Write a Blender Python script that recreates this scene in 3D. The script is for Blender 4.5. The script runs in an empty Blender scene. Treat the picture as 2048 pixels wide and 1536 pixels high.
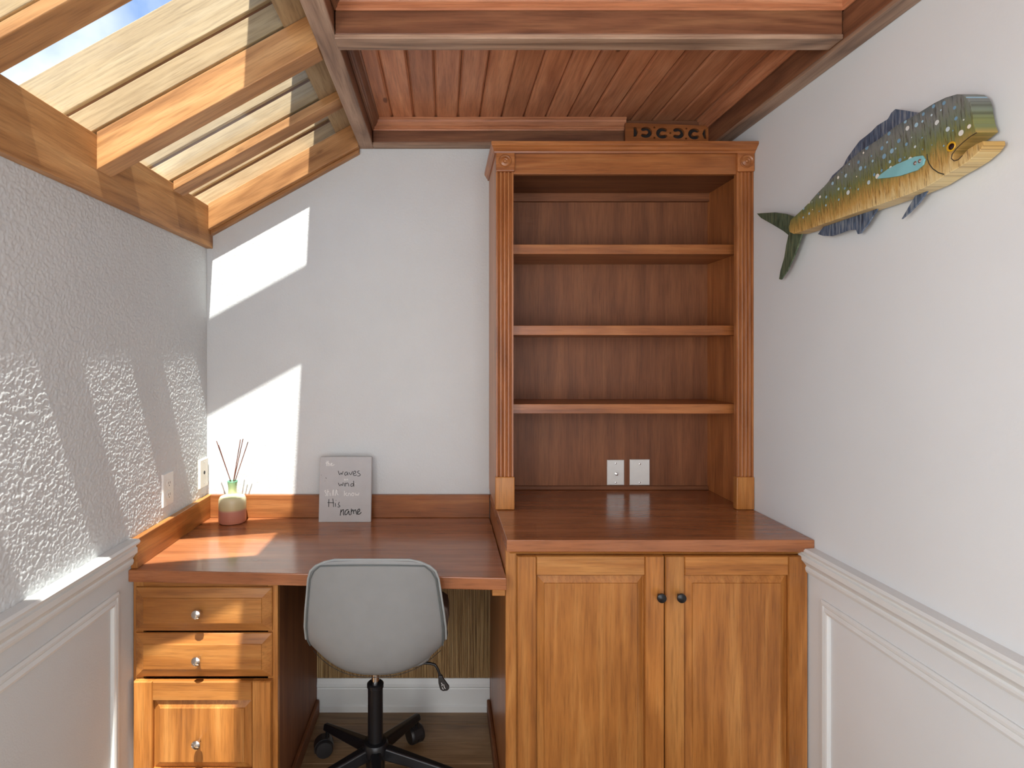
import bpy, bmesh, math, random
import numpy as np
from mathutils import Vector, Matrix

# ------------------------------------------------------------------ camera, world, sun, exposure
scene = bpy.context.scene
COL = scene.collection
F = 1133.0                      # focal length in pixels of the 2048 wide frame
VPX, VPY = 888.0, 710.0         # vanishing point of the room's depth axis
CAMZ = 1.40
cd = bpy.data.cameras.new('camera')
cd.sensor_fit = 'HORIZONTAL'; cd.sensor_width = 36.0
cd.lens = F / 2048 * 36.0
cd.shift_x = (1024 - VPX) / 2048
cd.shift_y = (VPY - 768) / 2048
cd.clip_start = 0.02
cam = bpy.data.objects.new('camera', cd)
cam.location = (0, 0, CAMZ); cam.rotation_euler = (math.pi / 2, 0, 0)
COL.objects.link(cam); scene.camera = cam

scene.view_settings.view_transform = 'Standard'
scene.view_settings.look = 'None'
scene.view_settings.gamma = 1.0
scene.view_settings.use_curve_mapping = False
scene.view_settings.exposure = 0.08
scene.cycles.use_light_tree = False; scene.cycles.use_adaptive_sampling = True; scene.cycles.adaptive_threshold = 0.06; scene.cycles.adaptive_min_samples = 20; scene.cycles.max_bounces = 5; scene.cycles.diffuse_bounces = 4; scene.cycles.glossy_bounces = 2; scene.cycles.transparent_max_bounces = 10; scene.cycles.caustics_reflective = False; scene.cycles.caustics_refractive = False

w = bpy.data.worlds.new('sky'); scene.world = w; w.use_nodes = True
nt = w.node_tree; nt.nodes.clear()
o_ = nt.nodes.new('ShaderNodeOutputWorld'); bg = nt.nodes.new('ShaderNodeBackground')
tc = nt.nodes.new('ShaderNodeTexCoord'); no = nt.nodes.new('ShaderNodeTexNoise'); rp = nt.nodes.new('ShaderNodeValToRGB')
no.inputs['Scale'].default_value = 3.2; no.inputs['Detail'].default_value = 6
rp.color_ramp.elements[0].position = 0.44; rp.color_ramp.elements[0].color = (0.13, 0.25, 0.52, 1)
rp.color_ramp.elements[1].position = 0.66; rp.color_ramp.elements[1].color = (0.72, 0.74, 0.76, 1)
nt.links.new(tc.outputs['Generated'], no.inputs['Vector']); nt.links.new(no.outputs['Fac'], rp.inputs['Fac'])
nt.links.new(rp.outputs['Color'], bg.inputs['Color']); nt.links.new(bg.outputs['Background'], o_.inputs['Surface'])
bg.inputs['Strength'].default_value = 1.9

sd = bpy.data.lights.new('sun', 'SUN'); sd.energy = 11.0; sd.angle = math.radians(0.6); sd.color = (1.0, 0.97, 0.92)
sun = bpy.data.objects.new('sun', sd); COL.objects.link(sun)
sun.rotation_euler = Vector((-0.132, 1.0, -2.45)).to_track_quat('-Z', 'Y').to_euler()
sun.location = (0, -4, 8)

def area(name, loc, target, sx, sy, power, color):
    ld = bpy.data.lights.new(name, 'AREA'); ld.shape = 'RECTANGLE'; ld.size = sx; ld.size_y = sy
    ld.energy = power; ld.color = color
    ob = bpy.data.objects.new(name, ld); COL.objects.link(ob); ob.location = loc
    ob.rotation_euler = (Vector(target) - Vector(loc)).to_track_quat('-Z', 'Y').to_euler()
    return ob
# added fill at an unseen opening behind the camera, evens the room light
area('window_daylight', (0.1, -0.98, 1.22), (0.1, 2.0, 1.22), 1.66, 1.95, 27.0, (1.0, 0.97, 0.93))
# added fill at an unseen left wall window, brightens the right wall
area('side_window_daylight', (-0.90, -0.35, 1.40), (1.0, -0.35, 1.40), 0.98, 0.80, 33.0, (1.0, 0.98, 0.95))

# ------------------------------------------------------------------ helpers
WLOC = {}
rng = random.Random(7)

def tag(o, label=None, cat=None, group=None, kind=None):
    if label: o['label'] = label
    if cat: o['category'] = cat
    if group: o['group'] = group
    if kind: o['kind'] = kind
    return o

def place(o, loc, parent):
    COL.objects.link(o)
    loc = Vector(loc); WLOC[o.name] = loc
    if parent is not None:
        o.parent = parent; o.location = loc - WLOC[parent.name]
    else:
        o.location = loc
    return o

def empty(name, loc, parent=None):
    o = bpy.data.objects.new(name, None); o.empty_display_size = 0.05
    return place(o, loc, parent)

class MB:
    def __init__(s): s.v = []; s.f = []
    def add(s, vs, fs):
        n = len(s.v); s.v += [tuple(p) for p in vs]; s.f += [tuple(i + n for i in f) for f in fs]; return s
    def box(s, x0, x1, y0, y1, z0, z1):
        v = [(x, y, z) for z in (z0, z1) for y in (y0, y1) for x in (x0, x1)]
        return s.add(v, [(0, 2, 3, 1), (4, 5, 7, 6), (0, 1, 5, 4), (2, 6, 7, 3), (0, 4, 6, 2), (1, 3, 7, 5)])
    def hexa(s, v):       # 8 points: bottom ring 4, top ring 4
        return s.add(v, [(3, 2, 1, 0), (4, 5, 6, 7), (0, 1, 5, 4), (1, 2, 6, 5), (2, 3, 7, 6), (3, 0, 4, 7)])
    def prism(s, prof, axis, a, b):
        m = {'x': lambda t, p: (t, p[0], p[1]), 'y': lambda t, p: (p[0], t, p[1]), 'z': lambda t, p: (p[0], p[1], t)}[axis]
        n = len(prof)
        v = [m(a, p) for p in prof] + [m(b, p) for p in prof]
        f = [tuple(range(n)), tuple(reversed(range(n, 2 * n)))]
        f += [(i, i + n, (i + 1) % n + n, (i + 1) % n) for i in range(n)]
        return s.add(v, f)
    def tube(s, path, r, seg=10, cap=True):
        P = [Vector(p) for p in path]; R = r if isinstance(r, (list, tuple)) else [r] * len(P)
        rings = []; up = None
        for i, p in enumerate(P):
            d = (P[min(i + 1, len(P) - 1)] - P[max(i - 1, 0)]).normalized()
            if up is None: up = Vector((0, 0, 1)) if abs(d.z) < 0.9 else Vector((1, 0, 0))
            a = d.cross(up).normalized(); b = a.cross(d).normalized(); up = b
            rings.append([p + (a * math.cos(2 * math.pi * k / seg) + b * math.sin(2 * math.pi * k / seg)) * R[i] for k in range(seg)])
        v = [q for rg in rings for q in rg]; f = []
        for i in range(len(P) - 1):
            for k in range(seg):
                k2 = (k + 1) % seg
                f.append((i * seg + k, i * seg + k2, (i + 1) * seg + k2, (i + 1) * seg + k))
        if cap: f += [tuple(reversed(range(seg))), tuple(range((len(P) - 1) * seg, len(P) * seg))]
        return s.add(v, f)
    def lathe(s, prof, c, axis='z', seg=28):   # prof: (radius, height along the axis)
        c = Vector(c); n = len(prof); v = []
        for (r, h) in prof:
            for k in range(seg):
                a = 2 * math.pi * k / seg; x, y = r * math.cos(a), r * math.sin(a)
                q = {'z': (x, y, h), '-y': (x, -h, y), 'x': (h, x, y), '-x': (-h, x, y)}[axis]
                v.append(c + Vector(q))
        f = []
        for i in range(n - 1):
            for k in range(seg):
                k2 = (k + 1) % seg
                f.append((i * seg + k, i * seg + k2, (i + 1) * seg + k2, (i + 1) * seg + k))
        f += [tuple(reversed(range(seg))), tuple(range((n - 1) * seg, n * seg))]
        return s.add(v, f)
    def rings(s, x0, x1, z0, z1, steps, yback):   # face towards -Y; steps: (inset, y)
        v = [(x0, yback, z0), (x1, yback, z0), (x1, yback, z1), (x0, yback, z1)]
        for (i, y) in steps:
            v += [(x0 + i, y, z0 + i), (x1 - i, y, z0 + i), (x1 - i, y, z1 - i), (x0 + i, y, z1 - i)]
        f = [(3, 2, 1, 0)]; n = len(steps)
        for r in range(n):
            for k in range(4):
                k2 = (k + 1) % 4
                f.append((r * 4 + k, r * 4 + k2, r * 4 + 4 + k2, r * 4 + 4 + k))
        f.append((n * 4, n * 4 + 1, n * 4 + 2, n * 4 + 3))
        return s.add(v, f)
    def poly(s, pts3, off):      # an outline given in 3d, thickened by the vector off
        n = len(pts3); off = Vector(off)
        v = [Vector(p) for p in pts3] + [Vector(p) + off for p in pts3]
        f = [tuple(range(n)), tuple(reversed(range(n, 2 * n)))] + [(i, i + n, (i + 1) % n + n, (i + 1) % n) for i in range(n)]
        return s.add(v, f)
    def build(s, name, mat, parent=None, bevel=0.0, smooth=False, origin=None, rot=None, loc=None, seg=2):
        v = np.array([tuple(p) for p in s.v], dtype=float)
        if rot is None:
            if origin is None:
                mn, mx = v.min(0), v.max(0); origin = (mn + mx) / 2
                if parent is None: origin[2] = mn[2]
            origin = Vector(origin); v = v - np.array(origin)
        else:
            origin = Vector(loc)
        me = bpy.data.meshes.new(name)
        me.from_pydata([tuple(p) for p in v], [], s.f)
        bm = bmesh.new(); bm.from_mesh(me); bmesh.ops.recalc_face_normals(bm, faces=bm.faces); bm.to_mesh(me); bm.free()
        me.materials.append(mat)
        if smooth:
            me.polygons.foreach_set('use_smooth', [True] * len(me.polygons))
        o = bpy.data.objects.new(name, me)
        place(o, origin, parent)
        if rot is not None: o.rotation_euler = rot
        if bevel:
            m = o.modifiers.new('bevel', 'BEVEL'); m.width = bevel; m.segments = seg; m.limit_method = 'ANGLE'; m.angle_limit = math.radians(40)
        if smooth:
            try:
                me.set_sharp_from_angle(angle=math.radians(38))
            except Exception: pass
        return o

def sbox(name, mat, x0, x1, y0, y1, z0, z1, parent=None, bevel=0.0):
    return MB().box(x0, x1, y0, y1, z0, z1).build(name, mat, parent, bevel)

# ------------------------------------------------------------------ materials
def N(nt, typ, **kw):
    n = nt.nodes.new(typ)
    for k, v in kw.items():
        if k in n.inputs.keys(): n.inputs[k].default_value = v
        else: setattr(n, k, v)
    return n

def base_mat(name):
    m = bpy.data.materials.new(name); m.use_nodes = True
    nt = m.node_tree; b = nt.nodes['Principled BSDF']
    return m, nt, b

def ramp(nt, stops, interp='LINEAR'):
    r = nt.nodes.new('ShaderNodeValToRGB'); cr = r.color_ramp; cr.interpolation = interp
    while len(cr.elements) < len(stops): cr.elements.new(0.5)
    for e, (p, c) in zip(cr.elements, stops):
        e.position = p; e.color = (c[0], c[1], c[2], 1)
    return r

def srgb(r, g, b):
    return tuple(((c / 255 / 12.92) if c / 255 <= 0.04045 else ((c / 255 + 0.055) / 1.055) ** 2.4) for c in (r, g, b))

def objcoords(nt):
    tc = nt.nodes.new('ShaderNodeTexCoord'); oi = nt.nodes.new('ShaderNodeObjectInfo')
    mul = N(nt, 'ShaderNodeVectorMath', operation='MULTIPLY'); mul.inputs[1].default_value = (37.1, 53.7, 71.3)
    comb = nt.nodes.new('ShaderNodeCombineXYZ')
    for i in range(3): nt.links.new(oi.outputs['Random'], comb.inputs[i])
    nt.links.new(comb.outputs[0], mul.inputs[0])
    add = N(nt, 'ShaderNodeVectorMath', operation='ADD')
    nt.links.new(tc.outputs['Object'], add.inputs[0]); nt.links.new(mul.outputs[0], add.inputs[1])
    return add.outputs[0], oi.outputs['Random']

def wood(name, dark, mid, light, axis, rough=0.4, fine=1.0, coat=0.0, bump=0.15, blotch=0.35, vary=0.12, knots=0.0, spec=0.4, rings=0.45):
    m, nt, b = base_mat(name); L = nt.links.new
    co, rnd = objcoords(nt)
    def mapped(along, across):
        mp = nt.nodes.new('ShaderNodeMapping'); sc = [across] * 3; sc['xyz'.index(axis)] = along
        mp.inputs['Scale'].default_value = sc; L(co, mp.inputs['Vector']); return mp.outputs[0]
    n1 = N(nt, 'ShaderNodeTexNoise', Scale=1.0, Detail=5.0, Roughness=0.6, Distortion=0.35); L(mapped(1.1 * fine, 20 * fine), n1.inputs['Vector'])
    n2 = N(nt, 'ShaderNodeTexNoise', Scale=1.0, Detail=3.0, Roughness=0.7); L(mapped(9 * fine, 190 * fine), n2.inputs['Vector'])
    n3 = N(nt, 'ShaderNodeTexNoise', Scale=1.0, Detail=2.0); L(mapped(3.5, 7), n3.inputs['Vector'])
    # growth rings: bands of a slow noise
    n4 = N(nt, 'ShaderNodeTexNoise', Scale=1.0, Detail=2.0, Distortion=0.4); L(mapped(0.8 * fine, 7 * fine), n4.inputs['Vector'])
    mu = N(nt, 'ShaderNodeMath', operation='MULTIPLY'); mu.inputs[1].default_value = 16.0; L(n4.outputs['Fac'], mu.inputs[0])
    fr = N(nt, 'ShaderNodeMath', operation='PINGPONG'); fr.inputs[1].default_value = 1.0; L(mu.outputs[0], fr.inputs[0])
    mx0 = N(nt, 'ShaderNodeMix', data_type='FLOAT'); mx0.inputs[0].default_value = rings
    L(n1.outputs['Fac'], mx0.inputs[2]); L(fr.outputs[0], mx0.inputs[3])
    r1 = ramp(nt, [(0.22, dark), (0.5, mid), (0.78, light)]); L(mx0.outputs[0], r1.inputs['Fac'])
    # fine pores
    r2 = ramp(nt, [(0.3, (0.62, 0.6, 0.58)), (0.55, (1, 1, 1))]); L(n2.outputs['Fac'], r2.inputs['Fac'])
    mx = N(nt, 'ShaderNodeMix', data_type='RGBA', blend_type='MULTIPLY'); mx.inputs[0].default_value = 0.75
    L(r1.outputs['Color'], mx.inputs[6]); L(r2.outputs['Color'], mx.inputs[7])
    # blotchy stain
    r3 = ramp(nt, [(0.32, (0.60, 0.52, 0.46)), (0.6, (1.08, 1.06, 1.02))]); L(n3.outputs['Fac'], r3.inputs['Fac'])
    mx2 = N(nt, 'ShaderNodeMix', data_type='RGBA', blend_type='MULTIPLY'); mx2.inputs[0].default_value = blotch
    L(mx.outputs[2], mx2.inputs[6]); L(r3.outputs['Color'], mx2.inputs[7])
    out = mx2.outputs[2]
    if knots:
        vo = N(nt, 'ShaderNodeTexVoronoi', Scale=1.0); L(mapped(3.2, 8.5), vo.inputs['Vector'])
        r4 = ramp(nt, [(0.0, (0.18, 0.12, 0.1)), (0.055, (0.3, 0.22, 0.18)), (0.085, (1, 1, 1))]); L(vo.outputs['Distance'], r4.inputs['Fac'])
        mx3 = N(nt, 'ShaderNodeMix', data_type='RGBA', blend_type='MULTIPLY'); mx3.inputs[0].default_value = knots
        L(out, mx3.inputs[6]); L(r4.outputs['Color'], mx3.inputs[7]); out = mx3.outputs[2]
    hs = nt.nodes.new('ShaderNodeHueSaturation')
    mr = N(nt, 'ShaderNodeMapRange'); mr.inputs['To Min'].default_value = 1 - vary; mr.inputs['To Max'].default_value = 1 + vary
    L(rnd, mr.inputs['Value']); L(mr.outputs[0], hs.inputs['Value']); L(out, hs.inputs['Color'])
    L(hs.outputs[0], b.inputs['Base Color'])
    b.inputs['Roughness'].default_value = rough; b.inputs['Specular IOR Level'].default_value = spec
    b.inputs['Coat Weight'].default_value = coat; b.inputs['Coat Roughness'].default_value = 0.12
    bp = N(nt, 'ShaderNodeBump'); bp.inputs['Strength'].default_value = bump; bp.inputs['Distance'].default_value = 0.002
    L(n2.outputs['Fac'], bp.inputs['Height']); L(bp.outputs[0], b.inputs['Normal'])
    return m

def woods(name, *a, **k):
    return {ax: wood(name + '_' + ax, *a, ax, **k) for ax in 'xyz'}

def plain(name, col, rough=0.5, metal=0.0, spec=0.5, noise=0.0, nscale=40.0, bump=0.0, bscale=200.0, coat=0.0):
    m, nt, b = base_mat(name); L = nt.links.new
    b.inputs['Base Color'].default_value = (*col, 1); b.inputs['Roughness'].default_value = rough
    b.inputs['Metallic'].default_value = metal; b.inputs['Specular IOR Level'].default_value = spec
    b.inputs['Coat Weight'].default_value = coat
    tc = nt.nodes.new('ShaderNodeTexCoord')
    n = N(nt, 'ShaderNodeTexNoise', Scale=nscale, Detail=4.0); L(tc.outputs['Object'], n.inputs['Vector'])
    k = max(noise, 0.02)
    r = ramp(nt, [(0.3, tuple(c * (1 - k) for c in col)), (0.7, tuple(min(1, c * (1 + k)) for c in col))]); L(n.outputs['Fac'], r.inputs['Fac'])
    L(r.outputs['Color'], b.inputs['Base Color'])
    if bump:
        n2 = N(nt, 'ShaderNodeTexNoise', Scale=bscale, Detail=3.0, Roughness=0.55); L(tc.outputs['Object'], n2.inputs['Vector'])
        bp = N(nt, 'ShaderNodeBump'); bp.inputs['Strength'].default_value = bump; bp.inputs['Distance'].default_value = 0.003
        L(n2.outputs['Fac'], bp.inputs['Height']); L(bp.outputs[0], b.inputs['Normal'])
    return m

def glass(name, tint, refl=1.0, rough=0.02):
    m, nt, b = base_mat(name); L = nt.links.new; nt.nodes.remove(b)
    tr = N(nt, 'ShaderNodeBsdfTransparent'); tr.inputs['Color'].default_value = (*tint, 1)
    gl = N(nt, 'ShaderNodeBsdfGlossy'); gl.inputs['Roughness'].default_value = rough
    lw = N(nt, 'ShaderNodeLayerWeight'); lw.inputs['Blend'].default_value = 0.5
    pw = N(nt, 'ShaderNodeMath', operation='POWER'); pw.inputs[1].default_value = 4.0; L(lw.outputs['Facing'], pw.inputs[0])
    fr = N(nt, 'ShaderNodeMath', operation='MULTIPLY_ADD'); fr.inputs[1].default_value = 0.5; fr.inputs[2].default_value = 0.025; L(pw.outputs[0], fr.inputs[0])
    mx = nt.nodes.new('ShaderNodeMixShader'); L(fr.outputs[0], mx.inputs[0]); L(tr.outputs[0], mx.inputs[1]); L(gl.outputs[0], mx.inputs[2])
    L(mx.outputs[0], nt.nodes['Material Output'].inputs['Surface'])
    return m

PAINT = plain('grey_wall_paint', (0.675, 0.70, 0.705), 0.75, spec=0.2, noise=0.015, nscale=3, bump=0.06, bscale=160)
STUCCO = plain('grey_stucco_paint', (0.64, 0.665, 0.67), 0.8, spec=0.15, noise=0.02, nscale=6, bump=0.55, bscale=120)
STUCCO_L = plain('grey_heavy_stucco_paint', (0.62, 0.645, 0.65), 0.8, spec=0.15, noise=0.02, nscale=6, bump=0.15, bscale=260)
WHITE = plain('white_trim_paint', (0.68, 0.70, 0.69), 0.45, spec=0.4, noise=0.02, nscale=8)
PLATE = plain('white_plastic_plate', (0.74, 0.74, 0.71), 0.35, noise=0.02)
IVORY = plain('ivory_plastic_plate', (0.78, 0.74, 0.64), 0.35, noise=0.02)
DARK = plain('dark_slot', (0.015, 0.013, 0.012), 0.6)
BLACKP = plain('black_plastic', (0.018, 0.017, 0.018), 0.38, noise=0.1)
BLACKM = plain('black_metal', (0.012, 0.012, 0.014), 0.28, metal=0.3, noise=0.1)
CHROME = plain('chrome', (0.72, 0.70, 0.68), 0.12, metal=1.0)
VINYL = plain('grey_leatherette', (0.225, 0.23, 0.23), 0.45, spec=0.4, noise=0.03, nscale=20, bump=0.05, bscale=500)
VINYL_RIM = plain('pale_grey_piping', (0.30, 0.32, 0.32), 0.45, noise=0.03)
BROWNPAD = plain('dark_brown_leatherette', (0.06, 0.035, 0.025), 0.4, noise=0.1)
ROOFM = plain('roof_underlay', (0.12, 0.08, 0.05), 0.8, noise=0.1)

CAB = woods('honey_cabinet_wood', srgb(128, 76, 32), srgb(172, 112, 54), srgb(202, 146, 82), rough=0.36, coat=0.15, blotch=0.4, rings=0.14)
TOP = woods('red_brown_top_wood', srgb(124, 74, 45), srgb(156, 97, 60), srgb(180, 121, 80), rough=0.24, coat=0.4, blotch=0.35, bump=0.05, rings=0.08)
BKC = woods('bookcase_front_wood', srgb(120, 69, 35), srgb(161, 99, 54), srgb(187, 127, 76), rough=0.36, coat=0.15, blotch=0.4, rings=0.14)
PAL = woods('pale_side_wood', srgb(170, 118, 84), srgb(196, 146, 112), srgb(210, 164, 130), rough=0.4, blotch=0.2, rings=0.1)
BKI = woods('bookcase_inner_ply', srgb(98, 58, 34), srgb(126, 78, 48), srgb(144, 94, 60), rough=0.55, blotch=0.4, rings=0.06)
CPL = woods('ceiling_plank_wood', srgb(156, 96, 66), srgb(196, 132, 94), srgb(216, 156, 118), rough=0.4, coat=0.1, blotch=0.3, vary=0.12, knots=0.85, rings=0.18)
BDK = woods('dark_beam_wood', srgb(88, 56, 40), srgb(126, 84, 60), srgb(154, 110, 78), rough=0.45, blotch=0.35, rings=0.2)
BGR = woods('grey_brown_beam_wood', srgb(116, 92, 76), srgb(164, 134, 112), srgb(192, 164, 140), rough=0.5, blotch=0.3, rings=0.3)
RAF = woods('golden_rafter_wood', srgb(142, 96, 56), srgb(184, 134, 84), srgb(206, 160, 108), rough=0.45, blotch=0.3, knots=0.5, rings=0.2)
EXT = woods('tan_outdoor_board', srgb(162, 138, 104), srgb(186, 162, 124), srgb(202, 180, 144), rough=0.7, blotch=0.15, rings=0.15, vary=0.05)
FLR = woods('grey_brown_floor_plank', srgb(112, 88, 64), srgb(146, 118, 86), srgb(172, 144, 110), rough=0.35, blotch=0.4, vary=0.14, rings=0.15)
REED = woods('dry_reed', srgb(112, 88, 58), srgb(160, 130, 88), srgb(196, 168, 120), rough=0.6, vary=0.2, blotch=0.3)
ROOFGLASS = glass('roof_glass', (0.975, 0.985, 0.975))

# ------------------------------------------------------------------ setting
XL, XR, YB = -0.937, 1.061, 2.24
YN = -1.05                      # wall behind the camera
TAN = 0.554; SL = math.atan(TAN)
def roofz(x): return CAMZ + 1.092 + TAN * x     # top of the rafters, under side of the glass

# floor: base and separate planks
floor = sbox('floor', FLR['x'], XL - 0.1, XR + 0.1, YN - 0.1, YB + 0.1, -0.06, -0.008); tag(floor, kind='structure')
rows = 0; y = YB - 0.09
mesh_cache = {}
while y > 0.6:
    x = XL - rng.uniform(0.0, 0.5)
    while x < XR:
        ln = rng.choice([0.6, 0.9, 1.2]); xa, xb = max(x, XL), min(x + ln, XR)
        if xb - xa > 0.02:
            key = (round(xb - xa, 3))
            MB().box(xa + 0.0008, xb - 0.0008, y - 0.105 + 0.0008, y - 0.0008, -0.008, 0.0).build('plank', FLR['x'], floor, 0.0012, seg=1)
        x += ln
    y -= 0.105
MB().box(XL, XR, YB - 0.0892, YB, -0.008, 0.0).build('plank', FLR['x'], floor, 0.0012, seg=1)

# back wall: follows the slope of the roof on its left side
bw = [(XL - 0.12, -0.06), (XR + 0.12, -0.06), (XR + 0.12, 2.5), (-0.32, 2.5), (-0.32, roofz(-0.32) - 0.01), (XL - 0.12, roofz(XL - 0.12) - 0.01)]
tag(MB().prism(bw, 'y', YB, YB + 0.12).build('wall_back', STUCCO), kind='structure')

# right wall
tag(sbox('wall_right', PAINT, XR, XR + 0.12, YN, YB, -0.06, 2.5), kind='structure')

# left wall: heavy trowelled stucco above the chair rail, modelled as relief
def stucco_grid(y0, y1, z0, z1, step, amp, seed):
    ny, nz = int((y1 - y0) / step) + 1, int((z1 - z0) / step) + 1
    r = np.random.RandomState(seed)
    def field(sig, ani=1.0):
        a = r.randn(nz, ny)
        ky = np.fft.fftfreq(ny)[None, :]; kz = np.fft.fftfreq(nz)[:, None]
        g = np.exp(-2 * (np.pi ** 2) * ((sig * ani) ** 2 * ky ** 2 + sig ** 2 * kz ** 2))
        a = np.fft.ifft2(np.fft.fft2(a) * g).real
        return a / a.std()
    h = np.tanh(1.3 * field(0.85, 1.2)) * 0.85 + 0.16 * field(4.0)
    ys = np.linspace(y0, y1, ny); zs = np.linspace(z0, z1, nz)
    edge = np.minimum(np.minimum((ys - y0) / 0.01, (y1 - ys) / 0.01)[None, :], np.minimum((zs - z0) / 0.01, (z1 - zs) / 0.01)[:, None]).clip(0, 1)
    X = XL + amp * h * edge
    v = [(X[j, i], ys[i], zs[j]) for j in range(nz) for i in range(ny)]
    f = [(j * ny + i, j * ny + i + 1, (j + 1) * ny + i + 1, (j + 1) * ny + i) for j in range(nz - 1) for i in range(ny - 1)]
    return v, f
wl = MB().box(XL - 0.14, XL, YN, YB, -0.06, 0.80).box(XL - 0.14, XL, YN, -0.88, 0.80, 1.95).box(XL - 0.14, XL, 0.18, 0.95, 0.80, 1.95).box(XL - 0.14, XL, -0.88, 0.18, 0.80, 0.96).box(XL - 0.14, XL, -0.88, 0.18, 1.82, 1.95).box(XL - 0.14, XL - 0.008, 0.95, YB, 0.80, 1.95)
wlo = wl.build('wall_left', STUCCO_L); tag(wlo, kind='structure')
sv, sf = stucco_grid(0.95, YB + 0.002, 0.82, 1.90, 0.0021, 0.00085, 3)
sg = MB(); sg.v = sv; sg.f = sf
sgo = sg.build('stucco_relief', STUCCO_L, wlo, smooth=False)
sgo.data.polygons.foreach_set('use_smooth', [True] * len(sgo.data.polygons))

# wall behind the camera with a wide glazed opening added for the rear fill
wf = MB().box(XL - 0.14, -0.75, YN - 0.12, YN, -0.06, 2.5).box(0.95, XR + 0.12, YN - 0.12, YN, -0.06, 2.5).box(-0.75, 0.95, YN - 0.12, YN, 2.2, 2.5).box(-0.75, 0.95, YN - 0.12, YN, -0.06, 0.22)
tag(wf.build('wall_front', PAINT), kind='structure')
w2 = tag(empty('added_window_2', (0.1, YN - 0.06, 0.22)), kind='structure')  # added window, out of view, goes with the rear fill
for (a, b_, c, d) in ((-0.75, -0.69, 0.22, 2.2), (0.89, 0.95, 0.22, 2.2), (-0.69, 0.89, 0.22, 0.28), (-0.69, 0.89, 2.14, 2.2), (0.07, 0.13, 0.28, 2.14)):
    sbox('added_window_frame', WHITE, a, b_, YN - 0.09, YN - 0.03, c, d, w2, 0.003)
for (a, b_) in ((-0.69, 0.07), (0.13, 0.89)):
    sbox('pane', ROOFGLASS, a, b_, YN - 0.065, YN - 0.059, 0.28, 2.14, w2)

w3 = tag(empty('added_window_3', (XL - 0.07, -0.35, 0.96)), kind='structure')  # added window, out of view, goes with the side fill
for (a, b_, c, d) in ((-0.88, -0.83, 0.96, 1.82), (0.13, 0.18, 0.96, 1.82), (-0.83, 0.13, 0.96, 1.01), (-0.83, 0.13, 1.77, 1.82)):
    sbox('added_window_frame', WHITE, XL - 0.10, XL - 0.04, a, b_, c, d, w3, 0.003)
sbox('pane', ROOFGLASS, XL - 0.073, XL - 0.067, -0.83, 0.13, 1.01, 1.77, w3)

# ---- chair rails and panel mouldings
RAIL = [(0.0, 0.77), (0.010, 0.77), (0.013, 0.778), (0.013, 0.784), (0.010, 0.788), (0.016, 0.797), (0.024, 0.806), (0.024, 0.820), (0.020, 0.823), (0.020, 0.828), (0.030, 0.833), (0.033, 0.840), (0.028, 0.846), (0.0, 0.848)]
tag(MB().prism([(XL + a, z + 0.006) for a, z in RAIL], 'y', YN, 1.688).build('trim_1', WHITE), kind='structure')
tag(MB().prism([(XR - a, z) for a, z in RAIL], 'y', YN, 1.66).build('trim_2', WHITE), kind='structure')
FR = [(0.0, 0.0), (0.0, 0.006), (0.006, 0.012), (0.012, 0.012), (0.016, 0.008), (0.024, 0.016), (0.031, 0.013), (0.034, 0.006), (0.034, 0.0)]   # (inwards from outer edge, proud)
def panel_frame(name, side, y0, y1, z0, z1):
    sx = XL if side < 0 else XR; sg = 1 if side < 0 else -1
    e = tag(empty(name, (sx, (y0 + y1) / 2, z0)), kind='structure')
    n = len(FR); m = MB(); v = []
    cyc = [(y0, z0, 1, 1), (y1, z0, -1, 1), (y1, z1, -1, -1), (y0, z1, 1, -1)]
    for k in range(4):
        a = cyc[k]; b_ = cyc[(k + 1) % 4]
        ring0 = [(sx + sg * p * 0.7, a[0] + a[2] * i, a[1] + a[3] * i) for i, p in FR]
        ring1 = [(sx + sg * p * 0.7, b_[0] + b_[2] * i, b_[1] + b_[3] * i) for i, p in FR]
        q = MB(); q.add(ring0 + ring1, [(i, i + 1, i + 1 + n, i + n) for i in range(n - 1)] + [tuple(range(n)), tuple(range(n, 2 * n))])
        q.build('moulding', WHITE, e)
    return e
panel_frame('trim_3', -1, 0.35, 1.626, 0.20, 0.722)
panel_frame('trim_4', 1, 0.35, 1.588, 0.20, 0.716)
panel_frame('trim_5', -1, -0.9, 0.15, 0.20, 0.722)
panel_frame('trim_6', 1, -0.9, 0.15, 0.20, 0.716)

# ---- baseboard and reed matting under the desk
BB = [(YB, 0.0), (YB - 0.022, 0.0), (YB - 0.022, 0.022), (YB - 0.016, 0.027), (YB - 0.016, 0.088), (YB - 0.013, 0.092), (YB - 0.019, 0.098), (YB - 0.017, 0.108), (YB - 0.010, 0.122), (YB - 0.008, 0.126), (YB, 0.126)]
tag(MB().prism(BB, 'x', -0.499, 0.180).build('baseboard_back', WHITE), kind='structure')
SB = [(0, 0), (0.018, 0), (0.018, 0.085), (0.012, 0.10), (0.004, 0.126), (0, 0.126)]
tag(MB().prism([(XL + a, z) for a, z in SB], 'y', YN, 1.68).build('baseboard_left', WHITE), kind='structure')
tag(MB().prism([(XR - a, z) for a, z in SB], 'y', YN, 1.66).build('baseboard_right', WHITE), kind='structure')

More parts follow.
